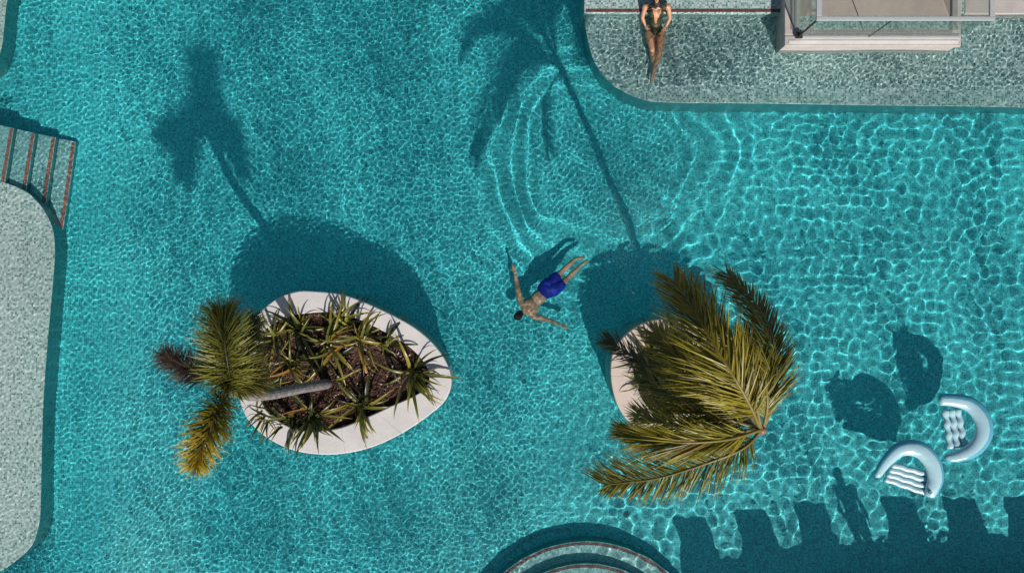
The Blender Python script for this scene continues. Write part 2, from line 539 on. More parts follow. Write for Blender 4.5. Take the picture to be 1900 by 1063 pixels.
def planter(outer, inner, cpx, label, mstone, nstones, soil_z, seed):
    c = P(*cpx, ZR)
    root = empty('planter', (c.x, c.y, Z0), label, 'planter', 'stone planters standing in the pool')
    fo = polar([P2(a, b, ZR) for a, b in outer], (c.x, c.y))
    fi = polar([P2(a, b, ZR) for a, b in inner], (c.x, c.y))
    HOLES.append((c, fo, fi))
    # submerged body
    n = 120
    V, Fc = [], []
    prof = [(lambda th: fo(th) - .02, Z0), (lambda th: fo(th) - .02, ZR - .13), (lambda th: fi(th) + .02, ZR - .13), (lambda th: fi(th) + .02, soil_z - .3)]
    for k in range(n):
        th = 2 * math.pi * k / n
        for f, z in prof:
            V.append((c.x + f(th) * math.cos(th), c.y + f(th) * math.sin(th), z))
    for k in range(n):
        j = (k + 1) % n
        for q in range(3):
            Fc.append((k * 4 + q, j * 4 + q, j * 4 + q + 1, k * 4 + q + 1))
    from_data('body', V, Fc, M['wall_tile'], root, True, True)
    # coping stones
    for s in range(nstones):
        t0, t1 = 2 * math.pi * s / nstones, 2 * math.pi * (s + 1) / nstones
        m_ = 14
        V, Fc = [], []
        for k in range(m_ + 1):
            th = t0 + (t1 - t0) * (k / m_)
            gap = .0022 / fo(th) * (1 if k == 0 else -1 if k == m_ else 0)
            th += gap
            a, b_ = fo(th), fi(th)
            for rr, z in ((a, ZR - .13), (a, ZR - .02), (a - .006, ZR - .006), (a - .02, ZR), (b_ + .02, ZR), (b_ + .006, ZR - .006), (b_, ZR - .02), (b_, ZR - .2)):
                V.append((c.x + rr * math.cos(th), c.y + rr * math.sin(th), z))
        for k in range(m_):
            for q in range(8):
                a, b_ = k * 8 + q, k * 8 + (q + 1) % 8
                Fc.append((a, b_, b_ + 8, a + 8))
        Fc.append(tuple(range(8))); Fc.append(tuple(m_ * 8 + q for q in range(7, -1, -1)))
        from_data('rim_stone', V, Fc, mstone, root, False, True)
    # soil with mounds
    V, Fc = [], []
    rings, seg = 26, 90

    def soil_h(x, y, u):
        h = mnoise.noise(Vector((x * 1.5 + seed, y * 1.5, 3.1))) * .12 + abs(mnoise.noise(Vector((x * 3.2, y * 3.2 + seed, 8.0)))) * .10
        h += mnoise.noise(Vector((x * 9, y * 9, seed))) * .02
        return max(.032, soil_z + h * min(1, (1 - u) * 4 + .25))
    for i in range(rings + 1):
        u = i / rings
        for k in range(seg):
            th = 2 * math.pi * k / seg
            rr = u * (fi(th) + .01)
            x, y = c.x + rr * math.cos(th), c.y + rr * math.sin(th)
            V.append((x, y, soil_h(x, y, u)))
    for i in range(rings):
        for k in range(seg):
            j = (k + 1) % seg
            Fc.append((i * seg + k, (i + 1) * seg + k, (i + 1) * seg + j, i * seg + j))
    so = from_data('soil', V, Fc, M['soil'], root, True)
    rr_ = random.Random(seed)
    V, Fc, C = [], [], []
    for _ in range(5200):
        th = rr_.random() * 2 * math.pi
        u = math.sqrt(rr_.random()) * .98
        q = u * fi(th)
        x, y = c.x + q * math.cos(th), c.y + q * math.sin(th)
        z = soil_h(x, y, u)
        s = rr_.uniform(.007, .022)
        a = rr_.random() * 6.3
        d1 = Vector((math.cos(a), math.sin(a), rr_.uniform(-.5, .5))) * s * rr_.uniform(1, 2)
        d2 = Vector((-math.sin(a), math.cos(a), rr_.uniform(-.5, .5))) * s * .7
        p = Vector((x, y, z + s * .4))
        b0 = len(V)
        V += [p - d1 - d2, p + d1 - d2, p + d1 * .8 + d2, p - d1 * .9 + d2, p + Vector((0, 0, s * .8))]
        Fc += [(b0, b0 + 1, b0 + 4), (b0 + 1, b0 + 2, b0 + 4), (b0 + 2, b0 + 3, b0 + 4), (b0 + 3, b0, b0 + 4)]
        k = rr_.random()
        base = (.60, .48, .42) if k > .96 else (.22, .13, .09) if k > .80 else (.11, .045, .03) if k > .4 else (.045, .02, .014)
        f = rr_.uniform(.7, 1.2)
        C += [(base[0] * f, base[1] * f, base[2] * f, 1)] * 5
    mo = from_data('mulch', V, Fc, M['chip'], so, False, False, C)
    mo['kind'] = 'stuff'
    return root, soil_h


OUT1 = [(575, 540), (640, 548), (712, 577), (775, 612), (818, 655), (837, 700), (829, 738), (800, 767), (745, 804), (685, 831), (620, 843), (560, 839), (510, 821), (470, 791), (448, 755), (440, 700), (447, 640), (470, 592), (510, 556), (545, 542)]
INN1 = [(570, 581), (615, 580), (669, 594), (722, 621), (768, 651), (796, 692), (782, 726), (722, 755), (678, 775), (625, 795), (566, 799), (519, 783), (488, 752), (471, 700), (473, 645), (492, 611), (528, 590)]
planter(OUT1, INN1, (615, 695), 'egg shaped white stone planter with leaning palm and strappy plants', M['stone'], 9, .045, 5)
OUT2 = [(1133, 688), (1139, 650), (1160, 622), (1190, 601), (1225, 592), (1280, 596), (1340, 616), (1385, 648), (1405, 690), (1392, 735), (1350, 775), (1290, 800), (1230, 808), (1185, 800), (1152, 763), (1138, 728)]
INN2 = [(1176, 690), (1184, 662), (1205, 640), (1235, 632), (1280, 637), (1325, 652), (1355, 675), (1366, 695), (1352, 722), (1315, 748), (1275, 764), (1235, 768), (1205, 757), (1186, 728)]
planter(OUT2, INN2, (1262, 698), 'rounded warm white stone planter half hidden under wind blown palm fronds', M['stone_warm'], 8, .045, 9)

# ------------------------------------------------------------------ water surface
rng = np.random.default_rng(4)


def smooth(a, b, x):
    t_ = np.clip((x - a) / (b - a), 0, 1)
    return t_ * t_ * (3 - 2 * t_)


def wave_set(X, Y, n, l0, l1, kappa, dirs=None, spread=3.15):
    """Sum of ripples with a given rms curvature."""
    Z = np.zeros_like(X)
    for _ in range(n):
        lam = l0 * (l1 / l0) ** rng.random()
        th = rng.random() * 2 * math.pi if dirs is None else dirs + rng.normal() * spread
        k = 2 * math.pi / lam
        A = kappa * math.sqrt(2.0 / n) / k ** 2
        Z += A * np.sin(k * (X * math.cos(th) + Y * math.sin(th)) + rng.random() * 6.283)
    return Z


def build_water():
    xs = np.concatenate([np.arange(PX0, -10.8, .06), np.arange(-10.8, 10.8, .02), np.arange(10.8, PX1 + .01, .06)])
    ys = np.concatenate([np.arange(PY0, -7.2, .06), np.arange(-7.2, 3.4, .021), np.arange(3.4, 6.0, .018), np.arange(6.0, PY1 + .01, .06)])
    X, Y = np.meshgrid(xs, ys)
    right = smooth(.8, 4.6, X - .25 * Y)
    fine = wave_set(X, Y, 56, .068, .135, 1.28)
    mid = wave_set(X, Y, 20, .18, .42, .26)
    net = wave_set(X, Y, 36, .185, .36, .66)
    fineR = wave_set(X, Y, 24, .10, .20, .42)
    shelf = wave_set(X, Y, 34, .072, .11, 4.8)
    shelf2 = wave_set(X, Y, 16, .14, .26, 1.3)
    drift = wave_set(X, Y, 8, 1.5, 4.0, .10)
    patch = .5 + 14 * wave_set(X, Y, 10, 1.2, 3.0, .25)        # gusts: livelier and quieter patches
    patch = .88 + .26 * np.clip(patch, 0, 1)
    left_m = (1 - smooth(-9.42, -9.22, X)) * (1 - smooth(1.75, 2.05, Y))
    top_m = smooth(3.70, 3.90, Y) * smooth(1.6, 1.9, X)
    sh = np.clip(.62 * left_m + top_m, 0, 1)
    shm = np.clip(left_m + top_m, 0, 1)
    # churned water beyond the swimmer: quiet middle, rings spreading from it
    dx, dy = X - 2.5, Y - 1.75
    rr = np.hypot(dx, dy)
    wk = np.exp(-((rr / 1.75) ** 4))
    churn = wave_set(X, Y, 14, .35, 1.0, .26) + wave_set(X, Y, 30, .08, .14, 1.05)
    k = 2 * math.pi / .42
    env = np.exp(-((rr - 2.4) / .85) ** 2) * (.75 + .25 * np.sin(np.arctan2(dy, dx) * 2 + .6))
    wob = 9 * wave_set(X, Y, 10, .9, 2.4, .18)
    rings = 1.05 / k ** 2 * np.sin((rr + wob) * k) * env
    deep = ((1 - right) * (fine + mid) + right * (net + fineR)) * patch
    Z = (deep * (1 - .85 * wk) * (1 - .55 * np.abs(env)) + churn * wk + rings) * (1 - shm) + sh * (shelf + shelf2) + drift
    nx, ny = len(xs), len(ys)
    V = np.stack([X.ravel(), Y.ravel(), Z.ravel()], 1).astype(np.float32)
    i = np.arange(nx * ny).reshape(ny, nx)
    Fq = np.stack([i[:-1, :-1], i[:-1, 1:], i[1:, 1:], i[1:, :-1]], -1).reshape(-1, 4)
    me = bpy.data.meshes.new('water')
    me.vertices.add(len(V)); me.vertices.foreach_set('co', V.ravel())
    me.loops.add(Fq.size); me.loops.foreach_set('vertex_index', Fq.ravel().astype(np.int32))
    me.polygons.add(len(Fq)); me.polygons.foreach_set('loop_start', np.arange(0, Fq.size, 4, dtype=np.int32))
    me.polygons.foreach_set('use_smooth', np.ones(len(Fq), bool))
    me.update(calc_edges=True)
    me.materials.append(wm)
    o = bpy.data.objects.new('water', me)
    COL.objects.link(o)
    o.cycles.is_caustics_caster = True
    tag(o, 'clear rippled pool water', kind='structure')


build_water()

# ------------------------------------------------------------------ air stirred into the water beyond the swimmer, and a floor fitting
M['air'] = plain('air bubbles', (.30, .74, .76), .3, .05)
rb = random.Random(77)
V, Fc = [], []
for _ in range(9000):
    if rb.random() < .6:
        px_, py_ = rb.gauss(1178, 42), rb.gauss(405, 42)
    else:
        px_, py_ = rb.gauss(1230, 95), rb.gauss(330, 70)
    p = P(px_, py_, -rb.uniform(.08, .8))
    q = rb.uniform(.004, .0095)
    b0 = len(V)
    V += [p + Vector(d) * q for d in ((1, 0, 0), (-1, 0, 0), (0, 1, 0), (0, -1, 0), (0, 0, 1), (0, 0, -1))]
    Fc += [(b0 + a, b0 + b_, b0 + c) for a, b_, c in ((0, 2, 4), (2, 1, 4), (1, 3, 4), (3, 0, 4), (2, 0, 5), (1, 2, 5), (3, 1, 5), (0, 3, 5))]
tag(from_data('air_bubbles', V, Fc, M['air'], None, True, True), 'pale cloud of fine bubbles in the disturbed water beyond the swimmer', kind='stuff')
dp = P(1164, 956, Z0)
dr = empty('floor_drain', dp, 'small round drain in the pool floor just below the tall palm fronds', 'drain')
bm = bmesh.new()
bmesh.ops.create_cone(bm, segments=28, cap_ends=True, radius1=.062, radius2=.055, depth=.02)
bmesh.ops.translate(bm, verts=bm.verts[:], vec=dp + Vector((0, 0, .011)))
from_bm('flange', bm, M['riser'], dr, False, True)
bm = bmesh.new()
bmesh.ops.create_cone(bm, segments=28, cap_ends=True, radius1=.038, radius2=.034, depth=.012)
bmesh.ops.translate(bm, verts=bm.verts[:], vec=dp + Vector((0, 0, .028)))
from_bm('grate', bm, plain('drain grate', (.02, .12, .14), .5, .1), dr, False, True)

# ------------------------------------------------------------------ balcony with glass balustrade (top right)
zk = .40
kx0, kx1, ky0, ky1 = P(1456, 0, zk).x, P(1784, 0, zk).x, P(0, 86, zk).y, 8.6
bal = empty('raised_balcony', ((kx0 + kx1) / 2, ky0, 0), 'raised stone balcony with kerb above the shallow shelf', 'balcony')
box('base', kx0 + .03, kx1 - .03, ky0 + .03, ky1, zr - .01, zk - .10, M['greystone'], bal, wet=True)
kw = .30
kf = .21
box('kerb', kx0, kx1, ky0, ky0 + kf, zk - .098, zk, M['greystone'], bal, .02)
box('kerb', kx0, kx0 + kw, ky0 + kf + .003, ky1, zk - .098, zk, M['greystone'], bal, .02)
box('kerb', kx1 - kw * .6, kx1, ky0 + kf + .003, ky1, zk - .098, zk, M['greystone'], bal, .02)
box('inner_ledge', kx0 + kw, kx1 - kw * .6, ky0 + kf + .003, ky0 + kf + .09, zk - .098, zk - .03, M['frame_wood'], bal, .006)
box('tile_channel', kx0 + kw + .003, kx1 - kw * .6 - .003, ky0 + kf + .095, ky0 + kf + .40, zk - .098, zk - .06, M['ledge_grey'], bal)
box('floor', kx0 + kw + .003, kx1 - kw * .6 - .003, ky0 + kf + .405, ky1, zk - .098, zk - .05, M['inner_floor'], bal)
for xx in (kx0 + .12, kx0 + .2):
    box('edge_strip', xx, xx + .025, ky0 + .32, ky1, zk - .002, zk + .012, M['frame_wood'] if xx < kx0 + .15 else M['rail'], bal)
box('edge_strip', kx0 + .08, kx1 - .06, ky0 + .05, ky0 + .11, zk - .002, zk + .012, M['stone'], bal, .004)
# balustrade stands on the kerb
gx0, gx1, gy0 = kx0 + .25, kx1 - .06, ky0 + .17
zt = 1.50
brt = empty('glass_balustrade', ((gx0 + gx1) / 2, gy0, zk), 'clear glass balustrade with grey top rail on the stone balcony', 'balustrade')
gm = (gx0 + gx1) / 2 - .2
for a, b_ in ((gx0 + .02, gm - .008), (gm + .008, gx1 - .02)):
    box('glass_panel', a, b_, gy0 - .008, gy0 + .008, zk + .02, zt - .03, M['glass'], brt)
box('glass_panel', gx0 - .008, gx0 + .008, gy0 + .03, ky1, zk + .02, zt - .03, M['glass'], brt)
box('glass_panel', gx1 - .008, gx1 + .008, gy0 + .03, ky1, zk + .02, zt - .03, M['glass'], brt)
box('seam', gm - .007, gm + .007, gy0 - .01, gy0 + .01, zk + .02, zt - .03, M['dark_seam'], brt)
box('corner_post', gx0 - .014, gx0 + .014, gy0 - .014, gy0 + .014, zk + .02, zt - .03, M['dark_seam'], brt)
box('top_rail', gx0 - .05, gx1 + .05, gy0 - .035, gy0 + .035, zt - .028, zt + .02, M['rail'], brt, .008)
box('top_rail', gx0 - .05, gx0 + .05, gy0 + .037, ky1, zt - .028, zt + .02, M['rail'], brt, .008)
box('top_rail', gx1 - .05, gx1 + .05, gy0 + .037, ky1, zt - .028, zt + .02, M['rail'], brt, .008)
box('base_channel', gx0 - .04, gx1 + .03, gy0 - .03, gy0 + .03, zk + .001, zk + .05, M['rail'], brt, .004)
bmx = bmesh.new()
add_box(bmx, gx0 - .05, gx0 + .07, gy0 - .04, gy0 + .07, zk + .052, zk + .10)
from_bm('corner_bracket', bmx, M['dark_seam'], brt)

# ------------------------------------------------------------------ palms
def blade(V, Fc, C, p, d, up, L, w, col, droop=0.25, seg=3, grad=(.85, 1.10)):
    """One leaflet: a narrow tapered strip with a shallow fold, bending down to its tip."""
    side = d.cross(up)
    if side.length < 1e-4: side = Vector((1, 0, 0))
    side.normalize()
    q = p.copy()
    dd = d.copy()
    b0 = len(V)
    for i in range(seg + 1):
        u = i / seg
        ww = w * (1 - u) ** .7 * (.55 + .45 * min(1, u * 4)) + .0008
        V += [q - side * ww + up * ww * .35, q.copy(), q + side * ww + up * ww * .35]
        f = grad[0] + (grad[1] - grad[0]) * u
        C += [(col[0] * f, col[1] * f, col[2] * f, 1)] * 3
        q = q + dd * (L / seg)
        dd = (dd - Vector((0, 0, droop / seg))).normalized()
    for i in range(seg):
        a = b0 + i * 3
        Fc += [(a, a + 1, a + 4, a + 3), (a + 1, a + 2, a + 5, a + 4)]


M['palm'] = leaf_mat('palm leaflet', .35, .45, .22)
M['rachis'] = plain('palm rachis', (.22, .17, .045), .45, .15, 10)
M['rachis_dark'] = plain('dark palm rachis', (.06, .05, .022), .5, .15, 10)
M['trunk'] = None


def trunk_mat():
    m, nt, b = new_mat('palm trunk')
    L = nt.links
    tc = nt.nodes.new('ShaderNodeTexCoord')
    n1 = N(nt, 'ShaderNodeTexNoise', Scale=14.0, Detail=6.0)
    L.new(tc.outputs['Object'], n1.inputs['Vector'])
    r = ramp(nt, [(.3, (.12, .112, .112)), (.7, (.28, .265, .262))])
    L.new(n1.outputs[0], r.inputs[0]); L.new(r.outputs[0], b.inputs['Base Color'])
    b.inputs['Roughness'].default_value = .8
    return m
M['trunk'] = trunk_mat()


def lerp3(a, b, t_):
    return tuple(a[i] + (b[i] - a[i]) * t_ for i in range(3))


def frond(parent, ctrl, n, L0, w, ang, base_col, tip_col, mr, seed, mode='feather', lift=.15, droop=.5, r0=.022, asym=(1, 1), roll=0.0, start=.14, jit=.12):
    """A palm frond along control points (px, py, z): rachis part, leaflets as its sub-part."""
    r_ = random.Random(seed)
    pts = [Vector(q) for q in spline([P(*c) for c in ctrl], 40)]
    ra = tube('frond', pts, lambda u: r0 * (1 - .85 * u) + .002, mr, parent, 6)
    fr = frames(pts)
    V, Fc, C = [], [], []
    for i in range(n):
        u = start + (1 - start) * (i + r_.random() * .6) / n
        k = min(int(u * 39), 38)
        f = u * 39 - k
        p = fr[k][0].lerp(fr[k + 1][0], f)
        t_, s, up_ = fr[k][1], fr[k][2], fr[k][3]
        if mode == 'feather':
            prof = min(1, .45 + u * 2.2) * (1 - .40 * max(0, u - .55) / .45)
            for sd in (-1, 1):
                if r_.random() < .03: continue
                a = ang * (1 - .45 * u) + r_.gauss(0, jit)
                ca, sa = math.cos(a), math.sin(a)
                lf = lift + roll * sd + r_.gauss(0, .13)
                d = (t_ * ca + (s * sd * math.cos(lf) + up_ * math.sin(lf)) * sa).normalized()
                q = r_.random()
                col = lerp3(base_col, tip_col, min(1, max(0, u * .6 + r_.gauss(0, .28))))
                if q > .96: col = (.30, .19, .05)
                elif q < .20: col = tuple(x * .42 for x in col)
                L = L0 * prof * asym[0 if sd < 0 else 1] * r_.uniform(.82, 1.1)
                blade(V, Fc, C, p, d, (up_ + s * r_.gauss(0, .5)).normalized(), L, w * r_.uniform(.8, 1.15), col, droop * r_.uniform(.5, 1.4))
        else:      # bottle brush: leaflets all round the rachis
            prof = min(1, .6 + u * 1.6) * (1 - .45 * max(0, u - .6) / .4)
            for q in range(7):
                ph = r_.random() * 6.283
                a = ang * (1 - .35 * u) + r_.gauss(0, .16)
                rad_ = s * math.cos(ph) + up_ * math.sin(ph)
                d = (t_ * math.cos(a) + rad_ * math.sin(a)).normalized()
                col = lerp3(base_col, tip_col, min(1, max(0, u * .9 - .1 + r_.gauss(0, .22))))
                if r_.random() < .15: col = tuple(x * .5 for x in col)
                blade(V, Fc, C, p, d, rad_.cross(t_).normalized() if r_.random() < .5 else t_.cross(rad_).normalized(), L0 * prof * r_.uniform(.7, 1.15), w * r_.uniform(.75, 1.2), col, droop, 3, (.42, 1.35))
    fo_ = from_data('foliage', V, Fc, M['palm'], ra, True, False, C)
    fo_['kind'] = 'stuff'
    return ra


def palm_trunk(parent, ctrl, r0, r1):
    pts = [Vector(q) for q in spline([P(*c) for c in ctrl], 90)]
    tube('trunk', pts, lambda u: (r0 + (r1 - r0) * u) * (1 + .045 * (1 if (u * 44) % 1 < .22 else 0)) * (1 + .35 * max(0, .06 - u) / .06), M['trunk'], parent, 14, smooth=False)


# left palm
hub = (428, 727, 2.95)
lp = empty('palm_tree', P(608, 712, -.1), 'small leaning palm with bushy bottlebrush fronds rooted in the egg shaped planter', 'palm tree', 'palm trees in the planters')
palm_trunk(lp, [(610, 711, -.2), (600, 713, .35), (560, 720, 1.2), (510, 730, 1.95), (472, 734, 2.4), (452, 731, 2.65)], .105, .085)
M['shaft'] = plain('crown shaft', (.16, .17, .07), .4, .2, 8)
tube('crownshaft', [Vector(q) for q in spline([P(456, 732, 2.60), P(440, 729, 2.85), P(426, 726, 3.05), P(420, 724, 3.15)], 12)], lambda u: .085 + .02 * math.sin(u * 3.1) - .05 * u, M['shaft'], lp, 12)
OLV, YEL, GRN, DRK, BRN = (.22, .22, .035), (.36, .25, .022), (.06, .085, .022), (.030, .038, .012), (.085, .045, .038)
frond(lp, [(428, 727, 3.0), (424, 690, 3.45), (416, 635, 3.65), (412, 590, 3.45), (411, 574, 3.25)], 110, .56, .0130, 1.22, OLV, (.30, .28, .055), M['rachis_dark'], 1, 'brush', droop=.06, start=.04)
frond(lp, [(424, 730, 3.05), (405, 757, 3.5), (388, 800, 3.65), (370, 842, 3.5), (362, 866, 3.35)], 105, .48, .0130, 1.2, (.20, .19, .02), (.62, .42, .02), M['rachis_dark'], 2, 'brush', droop=.08, start=.05)
frond(lp, [(422, 724, 3.0), (392, 706, 3.1), (352, 686, 3.0), (318, 666, 2.8), (303, 657, 2.65)], 88, .42, .0105, 1.2, (.15, .11, .06), (.36, .23, .19), M['rachis_dark'], 3, 'brush', droop=.1, start=.3)
frond(lp, [(430, 725, 2.9), (448, 700, 3.0), (460, 660, 2.9), (468, 615, 2.5), (472, 585, 2.1)], 95, .42, .0125, 1.2, (.16, .155, .03), (.20, .17, .035), M['rachis_dark'], 4, 'brush', droop=.15)
frond(lp, [(432, 727, 2.9), (456, 712, 2.95), (478, 700, 2.7), (492, 690, 2.3)], 75, .44, .0125, 1.2, (.15, .14, .025), (.30, .20, .05), M['rachis'], 5, 'brush', droop=.12, start=.0)
frond(lp, [(428, 730, 2.9), (420, 712, 3.25), (405, 690, 3.35), (395, 650, 3.1), (390, 620, 2.8)], 70, .44, .0125, 1.15, OLV, (.20, .18, .035), M['rachis_dark'], 6, 'brush', droop=.12)

# right palm: all fronds blown to the left
rp = empty('palm_tree', P(1300, 715, -.1), 'tall palm with long feathery fronds all blown to one side over the rounded planter', 'palm tree', 'palm trees in the planters')
palm_trunk(rp, [(1290, 712, -.2), (1300, 718, .5), (1335, 742, 1.8), (1375, 772, 3.2), (1405, 793, 4.25), (1412, 797, 4.45)], .10, .065)
tube('crownshaft', [Vector(q) for q in spline([P(1408, 795, 4.35), P(1413, 798, 4.6), P(1414, 797, 4.8)], 10)], lambda u: .078 + .012 * math.sin(u * 3.1) - .03 * u, plain('pinkish crown shaft', (.26, .15, .11), .5, .2, 9), rp, 12)
G1, G2 = (.28, .265, .024), (.40, .345, .030)
D1, D2 = (.075, .08, .018), (.13, .12, .025)  # low shaded fronds: their shade is put into the leaflet colour
FR = [
    # ctrl, n, L0, w, ang, base, tip, lift, droop, asym
    ([(1412, 797, 4.7), (1378, 832, 4.9), (1300, 863, 4.85), (1220, 887, 4.5), (1160, 895, 4.1), (1122, 899, 3.8)], 150, .82, .0140, .98, G1, (.20, .17, .03), .0, .45, (.75, 1.05)),
    ([(1412, 797, 4.8), (1350, 815, 5.15), (1270, 821, 5.25), (1205, 815, 5.05), (1162, 804, 4.8)], 150, .70, .0135, .46, G2, (.30, .26, .03), -.3, .25, (1, 1)),
    ([(1411, 795, 4.8), (1388, 745, 5.15), (1352, 684, 5.3), (1312, 618, 5.15), (1278, 560, 4.8), (1252, 522, 4.4)], 150, .88, .0145, .74, G2, (.28, .23, .03), .1, .35, (1, .95)),
    ([(1410, 795, 4.75), (1368, 742, 5.0), (1305, 700, 4.95), (1250, 655, 4.6), (1215, 618, 4.2)], 130, .80, .0140, .65, G2, (.24, .2, .02), -.1, .4, (1, 1)),
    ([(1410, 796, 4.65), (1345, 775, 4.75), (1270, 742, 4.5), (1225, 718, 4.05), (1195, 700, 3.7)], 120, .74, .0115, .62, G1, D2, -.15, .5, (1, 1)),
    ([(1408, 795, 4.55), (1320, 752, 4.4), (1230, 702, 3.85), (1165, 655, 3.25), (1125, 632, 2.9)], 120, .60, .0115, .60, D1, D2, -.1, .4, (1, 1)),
    ([(1415, 796, 4.7), (1434, 752, 4.95), (1441, 690, 5.0), (1432, 622, 4.75), (1400, 560, 4.3), (1350, 508, 3.8)], 170, .70, .0125, .80, (.26, .24, .035), (.18, .18, .04), .0, .45, (1.15, .72)),
    ([(1409, 797, 4.6), (1340, 800, 4.75), (1262, 792, 4.55), (1215, 778, 4.2), (1185, 770, 3.9)], 130, .74, .0115, .6, G1, G1, -.3, .55, (1, 1)),
    ([(1410, 794, 4.8), (1384, 752, 5.0), (1345, 712, 4.95), (1290, 668, 4.6), (1262, 640, 4.3)], 90, .62, .0115, .58, G2, (.22, .18, .02), -.05, .35, (1, 1)),
    ([(1412, 794, 4.8), (1400, 742, 5.05), (1380, 690, 5.1), (1352, 640, 4.85), (1330, 600, 4.5)], 90, .60, .0115, .58, G1, (.20, .17, .025), -.2, .35, (1, 1)),
    ([(1417, 794, 4.75), (1424, 748, 5.0), (1416, 690, 5.05), (1398, 650, 4.9), (1384, 620, 4.7)], 90, .52, .0135, .7, G1, (.2, .18, .03), -.1, .4, (1, 1)),
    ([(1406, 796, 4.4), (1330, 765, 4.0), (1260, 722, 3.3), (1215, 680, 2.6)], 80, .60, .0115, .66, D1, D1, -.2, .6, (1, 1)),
]
for i, (ct, n, L0, w, an, bc, tc_, lf, dr, asy) in enumerate(FR):
    frond(rp, ct, n, L0, w, an, bc, tc_, M['rachis'] if i not in (5, 11) else M['rachis_dark'], 20 + i, 'feather', lf, dr, .026, asy, 0.0, .10 if i != 6 else .22)

# ------------------------------------------------------------------ strappy plants in the planters
LEAFM = []
lm_ = leaf_mat('strap leaf', .33, .5, .18)


def make_leaf(seed, el, L, col, tip, fold):
    """Arching strap leaf along +X from the origin."""
    r_ = random.Random(seed)
    V, Fc, C = [], [], []
    q = Vector((0, 0, 0))
    a = el
    n = 9
    sw = 0
    for i in range(n + 1):
        u = i / n
        w = .030 * (1 - u ** 2.4) * (.55 + .45 * min(1, u * 5)) + .001
        nrm = Vector((-math.sin(a), 0, math.cos(a)))
        V += [q + Vector((0, w, 0)) + nrm * w * fold, q.copy(), q + Vector((0, -w, 0)) + nrm * w * fold]
        c = lerp3(col, tip, max(0, (u - .55) / .45) ** 1.5)
        C += [(*c, 1), (c[0] * 1.25, c[1] * 1.2, c[2] * 1.1, 1), (*c, 1)]
        sw += r_.gauss(0, .03)
        q = q + Vector((math.cos(a), sw, math.sin(a))) * (L / n)
        a -= (.10 + .22 * u) * r_.uniform(.6, 1.3)
    for i in range(n):
        b0 = i * 3
        Fc += [(b0, b0 + 1, b0 + 4, b0 + 3), (b0 + 1, b0 + 2, b0 + 5, b0 + 4)]
    me = bpy.data.meshes.new('leaf')
    me.from_pydata([tuple(v) for v in V], [], Fc)
    at = me.color_attributes.new('tint', 'FLOAT_COLOR', 'POINT')
    at.data.foreach_set('color', np.asarray(C, np.float32).ravel())
    me.polygons.foreach_set('use_smooth', np.ones(len(me.polygons), bool))
    me.materials.append(lm_)
    me.update()
    return me


LV = {}
for cn, col, tip in (('green', (.12, .13, .024), (.22, .19, .035)), ('dark', (.035, .050, .012), (.07, .075, .018)), ('lime', (.24, .22, .035), (.34, .28, .05)), ('dry', (.40, .20, .045), (.30, .14, .05))):
    LV[cn] = [make_leaf(31 * k + hash(cn[0]) % 7 * 0 + len(cn), e, .8, col, tip, f) for k, (e, f) in enumerate(((1.25, .5), (1.0, .35), (.75, .4), (.45, .3), (.15, .35)))]


def clump(px, py, n, size, label, seed, z=-.08, mixw=(.5, .25, .2, .05), bias=None, flat=None):
    r_ = random.Random(seed)
    p = P(px, py, z)
    root = empty('strappy_plant', p, label, 'plant', 'strap leaved plants in the planters')
    n = int(n * 1.4)
    size *= 1.22
    for i in range(n):
        q = r_.random()
        cn = 'green' if q < mixw[0] else 'dark' if q < mixw[0] + mixw[1] else 'lime' if q < mixw[0] + mixw[1] + mixw[2] else 'dry'
        k = r_.choice([0, 1, 1, 2, 2, 3, 3, 4] if flat is None else flat)
        o = bpy.data.objects.new('leaf', LV[cn][k])
        COL.objects.link(o)
        o.parent = root
        a = 2 * math.pi * (i * .618 + r_.random() * .15)
        if bias is not None and r_.random() < .48:
            a = R(bias) + r_.gauss(0, .5)
        s = size * r_.uniform(.5, 1.2)
        o.scale = (s, s * r_.uniform(.8, 1.05), s)
        a += r_.gauss(0, .25)
        o.rotation_euler = (r_.gauss(0, .30), r_.gauss(0, .18), a)
        q = r_.uniform(.0, .17)
        o.location = (math.cos(a * 3.7) * q, math.sin(a * 3.7) * q, r_.uniform(0, .10))
    return root


